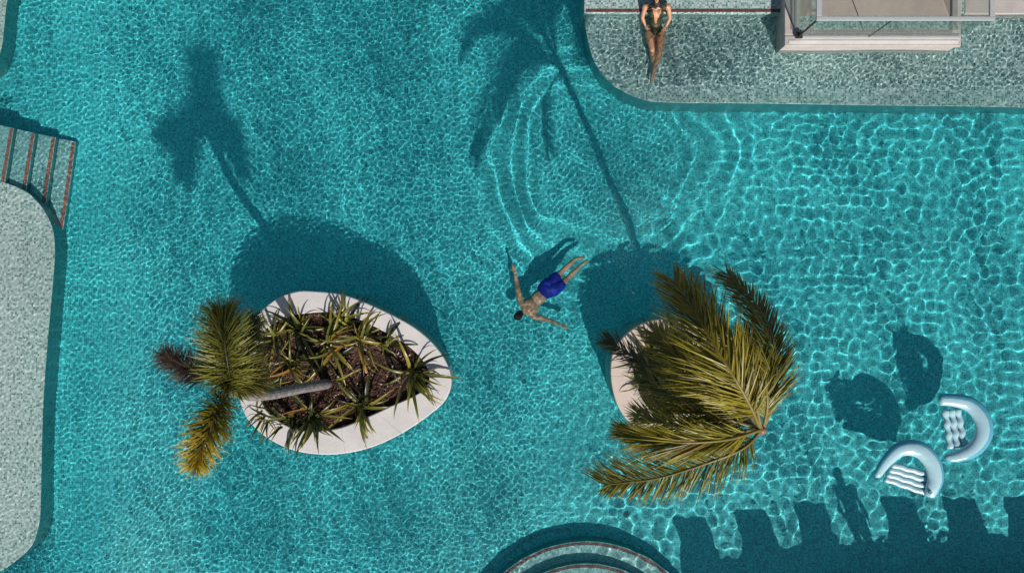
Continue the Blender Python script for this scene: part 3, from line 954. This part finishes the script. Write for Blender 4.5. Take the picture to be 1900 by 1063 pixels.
CL = [
    (768, 690, 24, .98, 'arching strappy plant at the pointed right tip of the egg shaped planter', (.45, .2, .25, .10), -50),
    (668, 752, 20, .95, 'strappy plant at the lower middle rim of the egg shaped planter', (.5, .25, .2, .05), -70),
    (585, 770, 26, .85, 'dense dark strappy plant on the lower rim of the egg shaped planter below the trunk', (.25, .6, .1, .05), -90),
    (540, 778, 22, .80, 'dark strappy plant fanned over the bottom left rim of the egg shaped planter', (.35, .5, .12, .03), -110),
    (498, 765, 14, .62, 'small strappy plant spilling over the far left lower rim beside the palm crown', (.4, .35, .2, .05), -130),
    (512, 628, 18, .80, 'strappy plant at the upper left inner wall of the egg shaped planter', (.5, .25, .2, .05), 100),
    (556, 612, 18, .85, 'upright strappy plant at the top rim of the egg shaped planter, left of centre', (.5, .3, .18, .02), 90),
    (612, 640, 24, .95, 'large light green strappy plant above the middle of the trunk', (.35, .2, .42, .03), 30),
    (640, 600, 18, .85, 'strappy plant at the top middle rim of the egg shaped planter casting spiky shadows', (.45, .2, .33, .02), 80),
    (672, 628, 24, .90, 'strappy plant right of the top middle with a bright orange dying leaf', (.4, .25, .22, .13), 60),
    (718, 640, 16, .75, 'dark spiky plant by the upper right inner wall of the egg shaped planter', (.4, .45, .15, .0), 40),
    (486, 690, 18, .70, 'strappy plant at the left end of the egg shaped planter behind the palm crown', (.45, .35, .15, .05), 170),
    (545, 672, 16, .75, 'sparse strappy plant with orange leaf just above the trunk', (.4, .3, .12, .18), 0),
    (632, 705, 9, .62, 'thin young strappy plant beside the foot of the trunk', (.4, .3, .3, .0), -40),
    (515, 715, 14, .62, 'low strappy plant below the crown end of the trunk', (.4, .4, .2, .0), 200),
]
for i, (a, b_, n, s, lab, mw, bi) in enumerate(CL):
    clump(a, b_, n, s, lab, 60 + i, .03, mw, bi)
CR = [
    (1206, 662, 18, .78, 'dark strappy plant at the upper left of the rounded planter', 110),
    (1245, 650, 18, .80, 'dark strappy plant at the top of the rounded planter under the fronds', 90),
    (1200, 705, 16, .70, 'dark strappy plant at the left inner wall of the rounded planter', 190),
    (1262, 705, 18, .80, 'dark strappy plant in the middle of the rounded planter', 120),
    (1240, 745, 14, .70, 'strappy plant at the lower left of the rounded planter in frond shade', 230),
]
for i, (a, b_, n, s, lab, bi) in enumerate(CR):
    clump(a, b_, n, s, lab, 90 + i, .03, (.3, .65, .05, .0), bi, [0, 0, 1, 1, 2, 3])

# ------------------------------------------------------------------ inflatable chairs
def vinyl(name, c, rough=.22):
    m, nt, b = new_mat(name)
    b.inputs['Base Color'].default_value = (*c, 1)
    b.inputs['Roughness'].default_value = rough
    b.inputs['Subsurface Weight'].default_value = .25
    b.inputs['Subsurface Radius'].default_value = (.05, .08, .1)
    b.inputs['Coat Weight'].default_value = .4
    return m


M['vin_w'] = vinyl('pale vinyl', (.47, .73, .82))
M['vin_shade'] = vinyl('shaded blue vinyl', (.13, .48, .64))  # outer and lower tube faces: shading of translucent vinyl put into colour
M['vin_c'] = vinyl('seat vinyl', (.50, .76, .84))
M['valve'] = plain('valve plastic', (.10, .30, .36), .4, .05)


def pool_float(path, rads, seat, ribs, label, inner, valve, dimples=False, blue=57):
    zc = .045
    root = empty('pool_float', P(sum(p[0] for p in path) / len(path), sum(p[1] for p in path) / len(path), 0), label, 'pool float', 'inflatable chairs on the water')
    n, seg = 64, 24
    pts = [Vector(q) for q in spline([P(a, b_, zc + dz) for a, b_, dz in path], n)]
    rr = spline([(r,) for r in rads], n)
    fr = frames(pts)
    ctr = P(*inner, zc)
    V, Fc, mi = [], [], []
    for i, (p, t_, s, u_) in enumerate(fr):
        u = i / (n - 1)
        e = min(1, math.sqrt(max(0, 1 - (max(0, abs(u - .5) - .47) / .03) ** 2)))
        r = rr[i][0] * max(.05, e)
        out = s if (p - ctr).dot(s) > 0 else -s
        for k in range(seg):
            a = 2 * math.pi * k / seg
            wr = 1 + .012 * math.sin(u * 90 + k)          # welded seam puckers
            V.append(p + out * (r * math.cos(a) * wr) + u_ * (r * .62 * math.sin(a) * wr))
    for i in range(n - 1):
        for k in range(seg):
            a, b_ = i * seg + k, i * seg + (k + 1) % seg
            Fc.append((a, b_, b_ + seg, a + seg))
            ang = 360 * (k + .5) / seg
            mi.append(1 if (ang < blue or ang > 200) else 0)
    Fc.append(tuple(range(seg))); mi.append(0)
    Fc.append(tuple((n - 1) * seg + k for k in range(seg))); mi.append(0)
    o = from_data('backrest_tube', V, Fc, [M['vin_w'], M['vin_shade']], root, True, True)
    o.data.polygons.foreach_set('material_index', mi)
    bm_ = bmesh.new(); bm_.from_mesh(o.data); bmesh.ops.recalc_face_normals(bm_, faces=bm_.faces[:]); bm_.to_mesh(o.data); bm_.free()
    (a0, b0), (a1, b1), (c0, d0), (c1, d1) = seat     # two rib ends: first rib start/end, last rib start/end
    for k in range(ribs):
        f = k / (ribs - 1)
        A = P(a0 + (c0 - a0) * f, b0 + (d0 - b0) * f, -.02)
        Bv = P(a1 + (c1 - a1) * f, b1 + (d1 - b1) * f, -.02)
        sd = (Bv - A).cross(Vector((0, 0, 1))).normalized()
        q = [A.lerp(Bv, j / 20) + sd * .008 * math.sin(j / 20 * 6.283 * 3 + (0 if dimples else k * .0)) for j in range(21)]
        tube('seat_rib', q, (lambda u: .062 + .014 * math.sin(u * 6.283 * 3.5)) if dimples else .058, M['vin_c'], root, 12, True, .8, wet=True)
    # thin web under the ribs
    V = [P(a0, b0, -.05), P(a1, b1, -.05), P(c1, d1, -.05), P(c0, d0, -.05)]
    V += [v + Vector((0, 0, .012)) for v in V]
    from_data('seat_web', V, [(3, 2, 1, 0), (4, 5, 6, 7), (0, 1, 5, 4), (1, 2, 6, 5), (2, 3, 7, 6), (3, 0, 4, 7)], M['vin_c'], root, False, True)
    bm_ = bmesh.new()
    bmesh.ops.create_cone(bm_, segments=16, cap_ends=True, radius1=.038, radius2=.03, depth=.03)
    c = P(*valve, zc + .10)
    bmesh.ops.translate(bm_, verts=bm_.verts[:], vec=c)
    from_bm('valve', bm_, M['valve'], root)


pool_float([(1625, 886, -.04), (1644, 857, .0), (1671, 833, .04), (1704, 833, .06), (1728, 855, .06), (1736, 884, .04), (1731, 905, .02), (1724, 922, -.02)],
           [.075, .115, .15, .17, .172, .165, .145, .115], [(1655, 862), (1722, 880), (1641, 888), (1716, 914)], 4,
           'pale inflatable pool chair with smooth ribbed seat, nearer the bottom, opening down', (1680, 885), (1726, 913))
pool_float([(1741, 741, .04), (1768, 742, .06), (1800, 750, .06), (1822, 775, .08), (1825, 806, .08), (1808, 832, .04), (1780, 846, .0), (1752, 851, -.04)],
           [.12, .13, .15, .172, .178, .16, .12, .07], [(1754, 760), (1763, 832), (1777, 758), (1790, 828)], 3,
           'pale blue inflatable pool chair with dimpled seat, opening left, farther right', (1775, 795), (1748, 739), True, 72)

# ------------------------------------------------------------------ people
def capsule(bm, a, b, ra, rb, seg=14):
    a, b = Vector(a), Vector(b)
    n = 7
    ax = (b - a)
    Lh = ax.length
    q = ax.to_track_quat('Z', 'Y') if Lh > 1e-6 else Matrix.Identity(3).to_quaternion()
    rings = []
    for i in range(n + 1):      # lower cap
        th = -math.pi / 2 * (1 - i / n)
        rings.append((ra * math.sin(th), ra * math.cos(th)))
    for i in range(n + 1):
        th = math.pi / 2 * i / n
        rings.append((Lh + rb * math.sin(th), rb * math.cos(th)))
    rows = []
    for z, r in rings:
        rows.append([bm.verts.new(a + q @ Vector((max(r, 1e-4) * math.cos(6.2832 * k / seg), max(r, 1e-4) * math.sin(6.2832 * k / seg), z))) for k in range(seg)])
    for i in range(len(rows) - 1):
        for k in range(seg):
            bm.faces.new((rows[i][k], rows[i][(k + 1) % seg], rows[i + 1][(k + 1) % seg], rows[i + 1][k]))
    bm.faces.new(rows[0][::-1]); bm.faces.new(rows[-1])


def ellipsoid(bm, c, r, rot=None):
    ret = bmesh.ops.create_uvsphere(bm, u_segments=20, v_segments=12, radius=1.0)
    m = Matrix.Translation(Vector(c)) @ (rot.to_4x4() if rot is not None else Matrix.Identity(4)) @ Matrix.Diagonal((*r, 1))
    bmesh.ops.transform(bm, matrix=m, verts=ret['verts'])


def fuse(bm, voxel=.009, smooth_it=4):
    """Fuse overlapping volumes into one continuous skin."""
    me = bpy.data.meshes.new('tmp')
    bm.to_mesh(me); bm.free()
    o = bpy.data.objects.new('tmp', me)
    COL.objects.link(o)
    md = o.modifiers.new('r', 'REMESH'); md.mode = 'VOXEL'; md.voxel_size = voxel
    ms = o.modifiers.new('s', 'SMOOTH'); ms.iterations = smooth_it; ms.factor = .5
    dg = bpy.context.evaluated_depsgraph_get()
    out = bpy.data.meshes.new_from_object(o.evaluated_get(dg))
    bpy.data.objects.remove(o, do_unlink=True)
    return out


def basis(fwd, up_):
    z = up_.normalized()
    y = (fwd - z * fwd.dot(z)).normalized()
    x = y.cross(z)
    return Matrix((x, y, z)).transposed()


def hand(bm, wrist, d, nrm, s=1.0):
    """Palm, four unequal bent fingers, and a thumb off the side of the palm."""
    d = d.normalized(); nrm = (nrm - d * nrm.dot(d)).normalized()
    sd = d.cross(nrm)
    rot = Matrix((sd, d, nrm)).transposed()
    ellipsoid(bm, wrist + d * .05 * s, (.042 * s, .055 * s, .017 * s), rot)
    for k, (off, L) in enumerate(((-.030, .062), (-.010, .074), (.010, .07), (.029, .055))):
        b0 = wrist + d * .085 * s + sd * off * s
        m = b0 + (d + sd * off * 2).normalized() * L * .55 * s
        e = m + (d + sd * off * 2 - nrm * .45).normalized() * L * .5 * s
        capsule(bm, b0, m, .0105 * s, .0095 * s, 8)
        capsule(bm, m, e, .0095 * s, .0085 * s, 8)
    t0 = wrist + d * .03 * s - sd * .035 * s
    t1 = t0 + (d * .7 - sd * .8).normalized() * .04 * s
    capsule(bm, t0, t1, .013 * s, .011 * s, 8)
    capsule(bm, t1, t1 + (d - sd * .3).normalized() * .03 * s, .011 * s, .009 * s, 8)


def head_shape(bm, c, face, crown, s=1.0):
    """Skull, jaw, nose, brow, lips and ears; face = direction looked at, crown = top of head."""
    rot = basis(face, crown)
    X, Y, Z = rot @ Vector((1, 0, 0)), rot @ Vector((0, 1, 0)), rot @ Vector((0, 0, 1))
    ellipsoid(bm, c + Z * .025 * s, (.075 * s, .095 * s, .098 * s), rot)
    ellipsoid(bm, c + Y * .028 * s - Z * .055 * s, (.056 * s, .062 * s, .065 * s), rot)
    capsule(bm, c + Y * .090 * s + Z * .012 * s, c + Y * .112 * s - Z * .025 * s, .010 * s, .014 * s, 8)
    capsule(bm, c - X * .03 * s + Y * .086 * s + Z * .03 * s, c + X * .03 * s + Y * .086 * s + Z * .03 * s, .012 * s, .012 * s, 8)
    capsule(bm, c - X * .018 * s + Y * .090 * s - Z * .06 * s, c + X * .018 * s + Y * .090 * s - Z * .06 * s, .009 * s, .009 * s, 8)
    for e in (-1, 1):
        ellipsoid(bm, c + X * e * .077 * s - Y * .005 * s, (.012 * s, .022 * s, .032 * s), rot)


def eyes_on(root, c, face, crown, s=1.0):
    rot = basis(face, crown)
    for e in (-1, 1):
        bm = bmesh.new()
        ellipsoid(bm, c + rot @ Vector((e * .032 * s, .088 * s, .008 * s)), (.013 * s, .009 * s, .009 * s), rot)
        from_bm('eye', bm, M['eye'], root, True)


def skin_mat(name, c):
    m, nt, b = new_mat(name)
    L = nt.links
    tc = nt.nodes.new('ShaderNodeTexCoord')
    nz = N(nt, 'ShaderNodeTexNoise', Scale=9.0, Detail=4.0)
    L.new(tc.outputs['Object'], nz.inputs['Vector'])
    rp_ = ramp(nt, [(.3, tuple(x * .86 for x in c)), (.7, tuple(x * 1.1 for x in c))])
    L.new(nz.outputs[0], rp_.inputs[0]); L.new(rp_.outputs[0], b.inputs['Base Color'])
    b.inputs['Roughness'].default_value = .45
    return m


M['skin_m'] = skin_mat('tanned skin', (.52, .30, .19))
M['skin_w'] = skin_mat('bronzed skin', (.62, .31, .18))
M['eye'] = plain('eye', (.05, .03, .02), .2, .0)
M['hair'] = plain('dark hair', (.016, .010, .010), .45, .3, 30, .4, .4)
M['blue'] = plain('blue swim shorts', (.008, .022, .33), .6, .25, 7, .3, .3)
M['olive'] = plain('olive swimsuit', (.045, .055, .022), .5, .25, 12, .4, .2)
M['white_cloth'] = plain('pale cloth', (.55, .53, .5), .8, .08, 10)


def limb(bm, pts, rads):
    for i in range(len(pts) - 1):
        capsule(bm, pts[i], pts[i + 1], rads[i], rads[i + 1])


def submesh_shell(src, test, off):
    """Clothing: the part of the body surface that passes a test, lifted off the skin."""
    bm = bmesh.new(); bm.from_mesh(src)
    bm.normal_update()
    nr = [v.normal.copy() for v in bm.verts]
    for v, n_ in zip(bm.verts, nr): v.co += n_ * off
    bmesh.ops.delete(bm, geom=[f for f in bm.faces if not test(f.calc_center_median())], context='FACES')
    return bm


# --- swimmer, gliding face down under the surface
zs = -.80
root = empty('person', P(1000, 550, zs), 'swimmer in blue shorts gliding face down with arms spread', 'person')
sw = lambda a, b_, dz=0.0: P(a, b_, zs + dz)
UPV = Vector((0, 0, 1))
bm = bmesh.new()
hc = sw(963, 584, .03)
neck, chest, waist, pelv = sw(974, 577, .02), sw(984, 567, .0), sw(1000, 551, .0), sw(1016, 535, .0)
spine_d = (neck - pelv).normalized()
rot = basis(spine_d, UPV)
head_shape(bm, hc, (spine_d * .45 - UPV).normalized(), (spine_d + UPV * .4).normalized(), 1.0)
capsule(bm, neck - spine_d * .03, hc, .062, .058)
ellipsoid(bm, chest, (.185, .17, .115), rot)
ellipsoid(bm, chest + spine_d * .09 + UPV * .02, (.20, .09, .085), rot)
ellipsoid(bm, waist, (.145, .19, .10), rot)
ellipsoid(bm, pelv, (.165, .15, .11), rot)
for e in (-1, 1):
    X = rot @ Vector((1, 0, 0))
    ellipsoid(bm, chest + X * e * .085 + spine_d * .02 + UPV * .055, (.07, .10, .05), rot)      # shoulder blades
    ellipsoid(bm, pelv - spine_d * .08 + X * e * .075 + UPV * .05, (.085, .10, .075), rot)
sL, eL, wL, fL = sw(966, 557, .0), sw(959, 528, -.03), sw(955, 506, .0), sw(951, 489, .02)
sR, eR, wR, fR = sw(992, 586, .0), sw(1018, 594, -.03), sw(1040, 602, .0), sw(1053, 609, .02)
for s_, e_, w_, f_ in ((sL, eL, wL, fL), (sR, eR, wR, fR)):
    capsule(bm, chest + spine_d * .08, s_, .095, .068)
    limb(bm, [s_, s_.lerp(e_, .45), e_, e_.lerp(w_, .35), w_], [.066, .057, .043, .045, .028])
    hand(bm, w_, f_ - w_, UPV, 1.0)
for hp, kn, an_, toe in ((sw(1018, 527), sw(1043, 503, -.02), sw(1067, 481, .02), sw(1086, 478, .0)), (sw(1026, 540), sw(1053, 516, -.02), sw(1076, 493, .02), sw(1092, 482, .0))):
    limb(bm, [hp, hp.lerp(kn, .5), kn, kn.lerp(an_, .35) + UPV * .015, an_], [.095, .082, .056, .060, .036])
    ft = (toe - an_).normalized()
    limb(bm, [an_, an_ + ft * .1, an_ + ft * .19], [.036, .038, .024])
body = fuse(bm, .009, 4)
swimmer = link('body', body, M['skin_m'], root, True, True)
bm = bmesh.new()
ellipsoid(bm, pelv + spine_d * .02, (.20, .19, .165), rot)
for e in (-1, 1):
    ellipsoid(bm, pelv - spine_d * .08 + X * e * .075 + UPV * .05, (.115, .13, .105), rot)
for e, hp, kn in ((0, sw(1018, 527), sw(1043, 503, -.02)), (1, sw(1026, 540), sw(1053, 516, -.02))):
    capsule(bm, hp, hp.lerp(kn, .50), .118, .108)
sh_ = fuse(bm, .012, 3)
for v in sh_.vertices:
    v.co += Vector((mnoise.noise(v.co * 14), mnoise.noise(v.co * 14 + Vector((5, 0, 0))), mnoise.noise(v.co * 12 + Vector((0, 9, 0))))) * .012
link('shorts', sh_, M['blue'], root, True, True)
bm = bmesh.new()
cr = (spine_d + UPV * .4).normalized(); fc = (spine_d * .45 - UPV).normalized()
ro = basis(fc, cr)
ellipsoid(bm, hc + ro @ Vector((0, -.022, .04)), (.083, .092, .092), ro)
ellipsoid(bm, hc + ro @ Vector((0, -.045, -.02)), (.074, .065, .07), ro)
hm = fuse(bm, .010, 2)
for v in hm.vertices: v.co += Vector((mnoise.noise(v.co * 40), mnoise.noise(v.co * 40 + Vector((3, 1, 0))), mnoise.noise(v.co * 40 + Vector((0, 7, 2))))) * .008
link('hair', hm, M['hair'], root, True, True)
eyes_on(root, hc, fc, cr)

# --- woman reclining on the shallow shelf
root = empty('person', P(1216, 60, zr), 'woman in an olive swimsuit reclining on the shallow shelf with crossed legs', 'person')
W = lambda a, b_, z: P(a, b_, z)
bm = bmesh.new()
hp_c = W(1215, 58, -.17)
wst = W(1216, 42, -.05)
chs = W(1217, 22, .13)
nk = W(1218, 8, .26)
hc = W(1218, -3, .36)
spd = (nk - hp_c).normalized()
fwd = Vector((0, -.35, 1)).normalized()     # the front of the body looks up at the sky
rot = basis(spd, fwd)
face = Vector((0, -.55, .8)).normalized(); crown = Vector((0, .8, .6)).normalized()
head_shape(bm, hc, face, crown, .95)
capsule(bm, nk - spd * .02, hc - crown * .04, .052, .050)
ellipsoid(bm, chs, (.155, .14, .095), rot)
ellipsoid(bm, chs + spd * .10, (.165, .075, .07), rot)
ellipsoid(bm, wst, (.122, .16, .085), rot)
ellipsoid(bm, hp_c, (.175, .15, .10), rot)
XX = rot @ Vector((1, 0, 0)); ZZ = rot @ Vector((0, 0, 1))
for e in (-1, 1):
    ellipsoid(bm, chs + XX * e * .075 + ZZ * .07 - spd * .005, (.068, .07, .06), rot)
armL = [W(1197, 13, .20), W(1192, 33, .06), W(1197, 47, -.02), W(1203, 57, -.05)]
armR = [W(1240, 13, .20), W(1243, 34, .06), W(1236, 49, -.02), W(1229, 59, -.05)]
for a_ in (armL, armR):
    capsule(bm, chs + spd * .10, a_[0], .075, .055)
    limb(bm, [a_[0], a_[0].lerp(a_[1], .5), a_[1], a_[1].lerp(a_[2], .4), a_[2]], [.054, .046, .036, .037, .024])
    hand(bm, a_[2], a_[3] - a_[2], ZZ, .9)
legL = [W(1205, 64, -.13), W(1210, 92, -.03), W(1215, 128, -.20), W(1211, 150, -.22)]
legR = [W(1226, 64, -.13), W(1224, 97, -.05), W(1213, 134, -.09), W(1206, 162, -.13)]
for a_ in (legL, legR):
    limb(bm, [a_[0], a_[0].lerp(a_[1], .5), a_[1], a_[1].lerp(a_[2], .35), a_[2]], [.098, .083, .056, .058, .034])
    ft = (a_[3] - a_[2]).normalized()
    limb(bm, [a_[2], a_[2] + ft * .09, a_[2] + ft * .2], [.036, .036, .024])
body = fuse(bm, .008, 4)
bwm = body
inv = rot.inverted()


def suit(c):
    l = inv @ (c - wst)
    x, y, z = l
    if abs(x) > .19: return False
    if y > .36 or y < -.26: return False
    for a_ in (armL, armR):       # not the arms
        for q0, q1 in ((a_[0], a_[1]), (a_[1], a_[2]), (a_[2], a_[3])):
            dq = q1 - q0
            tt = max(0, min(1, (c - q0).dot(dq) / dq.length_squared))
            if (c - q0 - dq * tt).length < .075 and y > -.5 and (abs(x) > .10): return False
    if y > -.02 and z > 0 and abs(x) < .012 + .30 * (y + .02): # plunging neckline
        return abs(x) > .09 and y < .24 and abs(x) < .16 and abs(x) > .30 * y
    if y < -.13 and abs(x) > .16 + (y + .13) * 1.15: return False
    return y < .33


sb = submesh_shell(body, suit, .007)
link('body', body, M['skin_w'], root, True, True)
from_bm('swimsuit', sb, M['olive'], root, True, True)
bm = bmesh.new()
ro = basis(face, crown)
ellipsoid(bm, hc + ro @ Vector((0, -.025, .045)), (.086, .095, .09), ro)
for k in range(26):
    e = -1 if k % 2 else 1
    f = (k // 2) / 12
    a0 = hc + ro @ Vector((e * (.03 + .05 * f), -.03 - .05 * f, .08 - .08 * f))
    a1 = hc + ro @ Vector((e * (.085 + .025 * f), -.01 - .05 * f, -.06))
    a2 = chs + XX * e * (.03 + .15 * f) + ZZ * (.135 - .06 * f) + spd * (.10 - .035 * math.sin(k * 1.7))
    a1 = a1.lerp(a2, .35) + ZZ * .05
    limb(bm, [a0, a1, a2], [.026, .026, .012])
hm = fuse(bm, .010, 2)
for v in hm.vertices: v.co += Vector((mnoise.noise(v.co * 40), mnoise.noise(v.co * 40 + Vector((3, 1, 0))), mnoise.noise(v.co * 40 + Vector((0, 7, 2))))) * .007
link('hair', hm, M['hair'], root, True, True)
eyes_on(root, hc, face, crown, .95)

# ------------------------------------------------------------------ terrace just below the frame, whose chairs and guest throw shade on the pool
ter_z = .42
TX0 = 3.9
bm = bmesh.new()
edge = [(1310, -7.42), (1420, -7.26), (1540, -7.08), (1700, -6.90), (1900, -6.86)]
pe = []
for px_, y in edge:
    pe.append(((px_ - 950) / 92.0 + .55, y))
poly = [(PX1 - .02, PY0 + .02), (PX1 - .02, -6.86)] + pe[::-1] + [(pe[0][0] - .3, -7.9), (pe[0][0] - .3, PY0 + .02)]
tag(prism('terrace', poly, Z0, ter_z, M['greystone'], M['riser'], None, .03), 'raised stone terrace beyond the bottom edge', kind='structure')
M['cush'] = plain('lounge cushion', (.5, .48, .44), .85, .06, 8)
proto = None
for i, px_ in enumerate((1301, 1413, 1520, 1679, 1793, 1902)):
    x = (px_ - 950) / 86.0 + .66
    y = float(np.interp(x, [p[0] for p in pe], [p[1] for p in pe])) - .10
    loc = Vector((x, y, ter_z))
    labs = ['leftmost', 'second', 'third', 'fourth', 'fifth', 'rightmost']
    lab = 'square lounge chair on the terrace, %s of the row of six' % labs[i]
    if proto is None:
        proto = empty('lounge_chair', loc, lab, 'chair', 'lounge chairs along the terrace')
        w = .345
        box('backrest', x - w, x + w, y - .13, y, ter_z + .12, ter_z + .78, M['cush'], proto, .03)
        box('seat', x - w + .1, x + w - .1, y - .75, y - .135, ter_z + .22, ter_z + .36, M['cush'], proto, .03)
        box('arm', x - w, x - w + .095, y - .75, y - .135, ter_z + .12, ter_z + .5, M['cush'], proto, .03)
        box('arm', x + w - .095, x + w, y - .75, y - .135, ter_z + .12, ter_z + .5, M['cush'], proto, .03)
        for lx in (-w + .04, w - .04):
            for ly in (-.7, -.05):
                box('leg', x + lx - .02, x + lx + .02, y + ly - .02, y + ly + .02, ter_z + .001, ter_z + .119, M['dark_seam'], proto)
    else:
        c = proto.copy(); COL.objects.link(c); c.location = loc; c['label'] = lab
        for ch in list(proto.children):
            d = ch.copy(); COL.objects.link(d); d.parent = c

gx = (1585 - 950) / 86.0 + .95
gy = -7.62
root = empty('person', (gx, gy, ter_z), 'guest standing on the terrace between two lounge chairs', 'person')
bm = bmesh.new()
g = lambda x, y, z: Vector((gx + x, gy + y, ter_z + z))
head_shape(bm, g(0, .02, 1.60), Vector((0, 1, -.1)), UPV, .95)
capsule(bm, g(0, 0, 1.40), g(0, .01, 1.55), .055, .052)
ellipsoid(bm, g(0, 0, 1.25), (.17, .10, .18)); ellipsoid(bm, g(0, 0, 1.05), (.14, .095, .17)); ellipsoid(bm, g(0, 0, .92), (.17, .11, .13))
for e in (-1, 1):
    s_, e_, w_ = g(e * .19, 0, 1.36), g(e * .25, -.02, 1.08), g(e * .23, .06, .84)
    capsule(bm, g(0, 0, 1.34), s_, .075, .058)
    limb(bm, [s_, e_, w_], [.055, .04, .027])
    hand(bm, w_, Vector((0, .1, -1)), Vector((e, 0, 0)), .95)
    limb(bm, [g(e * .09, 0, .9), g(e * .10, .01, .48), g(e * .10, -.02, .09)], [.095, .058, .038])
    limb(bm, [g(e * .10, -.03, .045), g(e * .11, .14, .035)], [.042, .033])
body = fuse(bm, .011, 4)
dress = submesh_shell(body, lambda c: .62 < c.z - ter_z < 1.38 and abs(c.x - gx) < .2, .012)
link('body', body, M['skin_w'], root, True)
from_bm('tunic', dress, M['white_cloth'], root, True)
bm = bmesh.new(); ellipsoid(bm, g(0, -.012, 1.65), (.083, .095, .085)); ellipsoid(bm, g(0, -.06, 1.56), (.075, .05, .11))
link('hair', fuse(bm, .012, 2), M['hair'], root, True)
eyes_on(root, g(0, .02, 1.60), Vector((0, 1, -.1)), UPV, .95)
